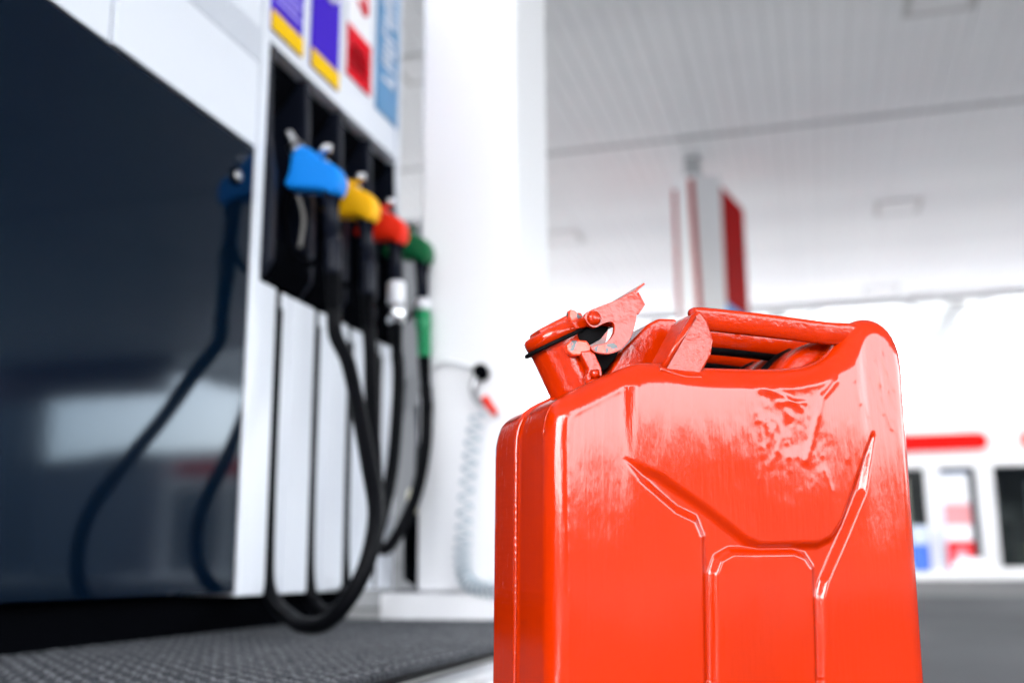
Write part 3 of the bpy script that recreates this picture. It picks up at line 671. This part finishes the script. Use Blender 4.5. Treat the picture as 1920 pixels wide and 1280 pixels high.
for i, yc in enumerate((15.5, 82.5, 149.5)):
    zt = 460.4
    path = [(V(p)) for p in [(140, yc, zt-.4), (146, yc, zt+.2), (154, yc, zt+.3), (190, yc, zt-.3), (235, yc, zt-1.6), (275, yc, zt-3), (298, yc, zt-2.5), (312, yc, zt-5)]]
    h = oval([tuple(p) for p in spline(path, 6)], 10.5, 10.2, 'carry_handle')
    s = G()
    if i == 1: poly = [(72, 404), (92, 438), (119, 465), (129, 470.5), (147, 471.5), (154, 452), (152, 438), (140, 404)]
    else: poly = [(101, 405), (133.5, 461), (141, 466.5), (148.5, 458), (154, 440), (151, 426), (138, 405)]
    s.prism(mm(poly), 1, (yc-(11.5, 22, 26)[i])/1000, (yc+(30, 24, 11)[i])/1000, .0028, 3); s.obj('handle_post', 'can_fit', h, angle=35)
    s = G(); s.tube(mm([(105, yc-11.0, 413), (120, yc-11.6, 437), (135, yc-11.0, 460)]), .0028, 10); s.obj('weld_ridge', 'can_fit', h, smooth=True)
    s = G(); s.tube(mm(spline([(100, yc-11.5, 411), (112, yc-12.5, 407.5), (126, yc-12.5, 405), (139, yc-12, 406)], 5)), .0032, 10); s.obj('weld_bead', 'can_fit', h, smooth=True)
for yc in (49, 116):
    s = G(); s.prism(mm([(222, 412), (236, 425), (250, 440), (264, 450), (285, 457), (312, 464), (330, 440), (312, 412)]), 1, (yc-19)/1000, (yc+19)/1000, .009, 4); s.obj('hump_web', 'can_fit', jc, smooth=True)
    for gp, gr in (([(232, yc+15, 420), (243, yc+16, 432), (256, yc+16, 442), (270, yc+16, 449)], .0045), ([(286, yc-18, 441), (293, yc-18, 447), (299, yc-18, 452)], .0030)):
        s = G(); s.tube(mm(spline(gp, 6)), gr, 8); s.obj('shade_gap', 'rubber', jc, smooth=True)  # black tubes standing in for the shade in the gaps by the hump
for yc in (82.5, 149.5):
    s = G(); s.tube(mm([(152, yc-2, 449), (215, yc-2, 448), (268, yc-2, 446)]), .0040, 10); s.obj('dark_underside', 'rubber', jc, smooth=True)  # black strip along the underside of the two rear bars
# spout
ax = V((-.456, 0, .89)); pc = V((55.5, 82.5, 403.7))
def axp(h, r_dir=0): return (pc+ax*h)/1000
s = G(); s.lathe([(.0, -.012), (.0275, -.012), (.0262, -.004), (.0250, .004), (.0247, .042), (.0258, .0445), (.0258, .046), (.0, .046)], pc/1000, ax, 48); sp = s.obj('spout', 'can_fit', jc, angle=50)
s = G(); s.lathe([(.02, .0436), (.0288, .0438), (.0306, .0452), (.0292, .0474), (.02, .0478)], pc/1000, ax, 48); s.obj('gasket', 'rubber', sp, smooth=True)
s = G(); s.lathe([(.024, .0470), (.0258, .0476), (.0264, .0520), (.0260, .0560), (.0238, .0582), (.018, .0594), (.0, .0598)], pc/1000, ax, 48); cap = s.obj('cap', 'can_fit', jc, smooth=True)
# local frame of the cap: a along the slope to the right, b along depth
pa = V((.89, 0, .456))
def L3(a_, y_, h_): return tuple((pc+pa*a_+ax*h_+V((0, y_, 0)))/1000)
def slab(poly, y0, y1, m, name, parent, bev=.001):
    """poly given in (a, h) mm in the cap frame"""
    P = []
    for a_, h_ in poly:
        p = pc+pa*a_+ax*h_; P.append((p.x/1000, p.z/1000))
    s = G(); s.prism(P, 1, y0/1000, y1/1000, bev, 2); return s.obj(name, m, parent, angle=40)
slab([(-16, 57), (-14, 62.5), (20, 64), (31, 61), (31, 52), (24, 52)], 68, 97, 'can_fit', 'hinge_strap', cap, .0022)
slab([(15, 56), (15.5, 62), (19.5, 67), (23, 64), (27, 55)], 62, 72, 'worn', 'stop_tab', cap, .001)
slab([(14, 48), (14, 57), (30, 56), (50, 47.5), (56, 42), (55, 36), (48, 37.5), (32, 45.5)], 60, 105, 'can_fit', 'cap_lip', cap, .0022)
slab([(14, 30), (34, 31), (47, 37), (45, 40), (32, 44.5), (14, 46.5)], 62, 103, 'rubber', 'black_lip_block', sp, .002)  # black block filling the gap between cap lip and hook
# locking lever: two hooked side plates and a thumb plate, seen open
lev_xz = [(50.2, 461.5), (52.0, 466.5), (57.5, 470.0), (70, 475.5), (82, 481), (100, 491.3), (108, 478), (101, 469), (98.5, 457), (93.5, 445), (84, 435), (73, 430.5), (61, 431), (56.5, 434), (58.5, 437), (69, 440), (75, 445), (78.8, 452), (78.3, 458), (74.5, 460), (67, 457), (60.5, 453.6), (54.5, 455.5)]
arc = spline([(a_, b_, 0) for a_, b_ in lev_xz[7:]]+[(*lev_xz[0], 0), (*lev_xz[1], 0), (*lev_xz[2], 0)], 4)   # rounded hook and eye, straight outer end
lev_xz = [tuple(p_) for p_ in lev_xz[3:7]]+[(p_.x, p_.y) for p_ in arc]
lever = None
for y0 in (48, 114):
    s = G(); s.prism([(p[0]/1000, p[1]/1000) for p in lev_xz], 1, y0/1000, (y0+4.6)/1000, .0015, 3)
    o = s.obj('lever_plate', 'can_lever', jc, angle=30)
    s = G(); s.lathe([(0, -.0045), (.0035, -.0042), (.0060, -.0026), (.0068, 0)] if y0 < 80 else [(0, .0045), (.006, .0026), (.0068, 0)], (59/1000, (y0 if y0 < 80 else y0+3.2)/1000, 462/1000), (0, 1, 0), 20); s.obj('rivet', 'can_fit', o, smooth=True)
    s = G(); s.prism([(p[0]/1000, p[1]/1000) for p in [(57.2, 434), (61, 431.6), (72.5, 431.1), (82, 435.2), (80, 441.5), (70, 439.2), (59.5, 436.5)]], 1, (y0-.35)/1000, (y0+4.95)/1000, .0003); s.obj('hook_tip', 'worn', o)
s = G(); s.tube(mm([(59, 50, 462), (59, 116, 462)]), .0035, 14); s.obj('lever_pin', 'can_fit', jc, smooth=True)
s = G()
tpl = [(80, 479.3), (92, 486.2), (99, 490.6), (103.5, 495.5), (109, 499.6), (110.2, 498.2), (105, 493.6), (100.5, 488.6), (93, 484), (81, 477.3)]
s.prism([(p[0]/1000, p[1]/1000) for p in tpl], 1, .0485, .1165, .0006); s.obj('thumb_plate', 'can_lever', jc, angle=40)
s = G(); s.prism(mm([(101.2, 489.5), (103.2, 489.8), (109.6, 478.6), (102.6, 469.0), (101.0, 470.2), (107.4, 478.6)]), 1, .0478, .0530, .0006); s.obj('end_flange', 'can_lever', jc, angle=40)
s = G(); s.prism(mm([(58, 438), (74, 438), (86, 440), (92, 444), (90, 434), (80, 422), (66, 412), (58, 418)]), 1, .066, .099, .002); s.obj('black_filler', 'rubber', jc, angle=40)  # black block closing the opening below the lever hook
# catch bracket welded to the spout, front and back
for y0, y1 in ((49.5, 58.5), (106.5, 115.5)):
    s = G(); s.prism(mm([(33.5, 436.5), (38, 441.0), (53, 441.8), (57, 437), (56.5, 432.5), (50.5, 430.5), (46, 427.5), (39, 427), (34.5, 431)]), 1, y0/1000, y1/1000, .0016, 2); o = s.obj('catch_block', 'worn', sp, angle=40)
    s = G(); s.prism(mm([(46, 431.5), (56, 433), (60.5, 430), (66.5, 417.5), (67.5, 409), (70.5, 402), (52.5, 398), (51.5, 409), (54, 415), (47, 428)]), 1, (y0-.8)/1000, (y1-1.5)/1000, .0015, 2); s.obj('catch_strap', 'can_fit', sp, angle=40)
s = G(); s.tube(mm([(52, 50, 402), (60, 48.5, 405), (70, 49, 409)]), .0035, 10); s.tube(mm([(56, 47, 411), (62, 47, 412)]), .004, 10); s.obj('weld_bead', 'can_fit', sp, smooth=True)
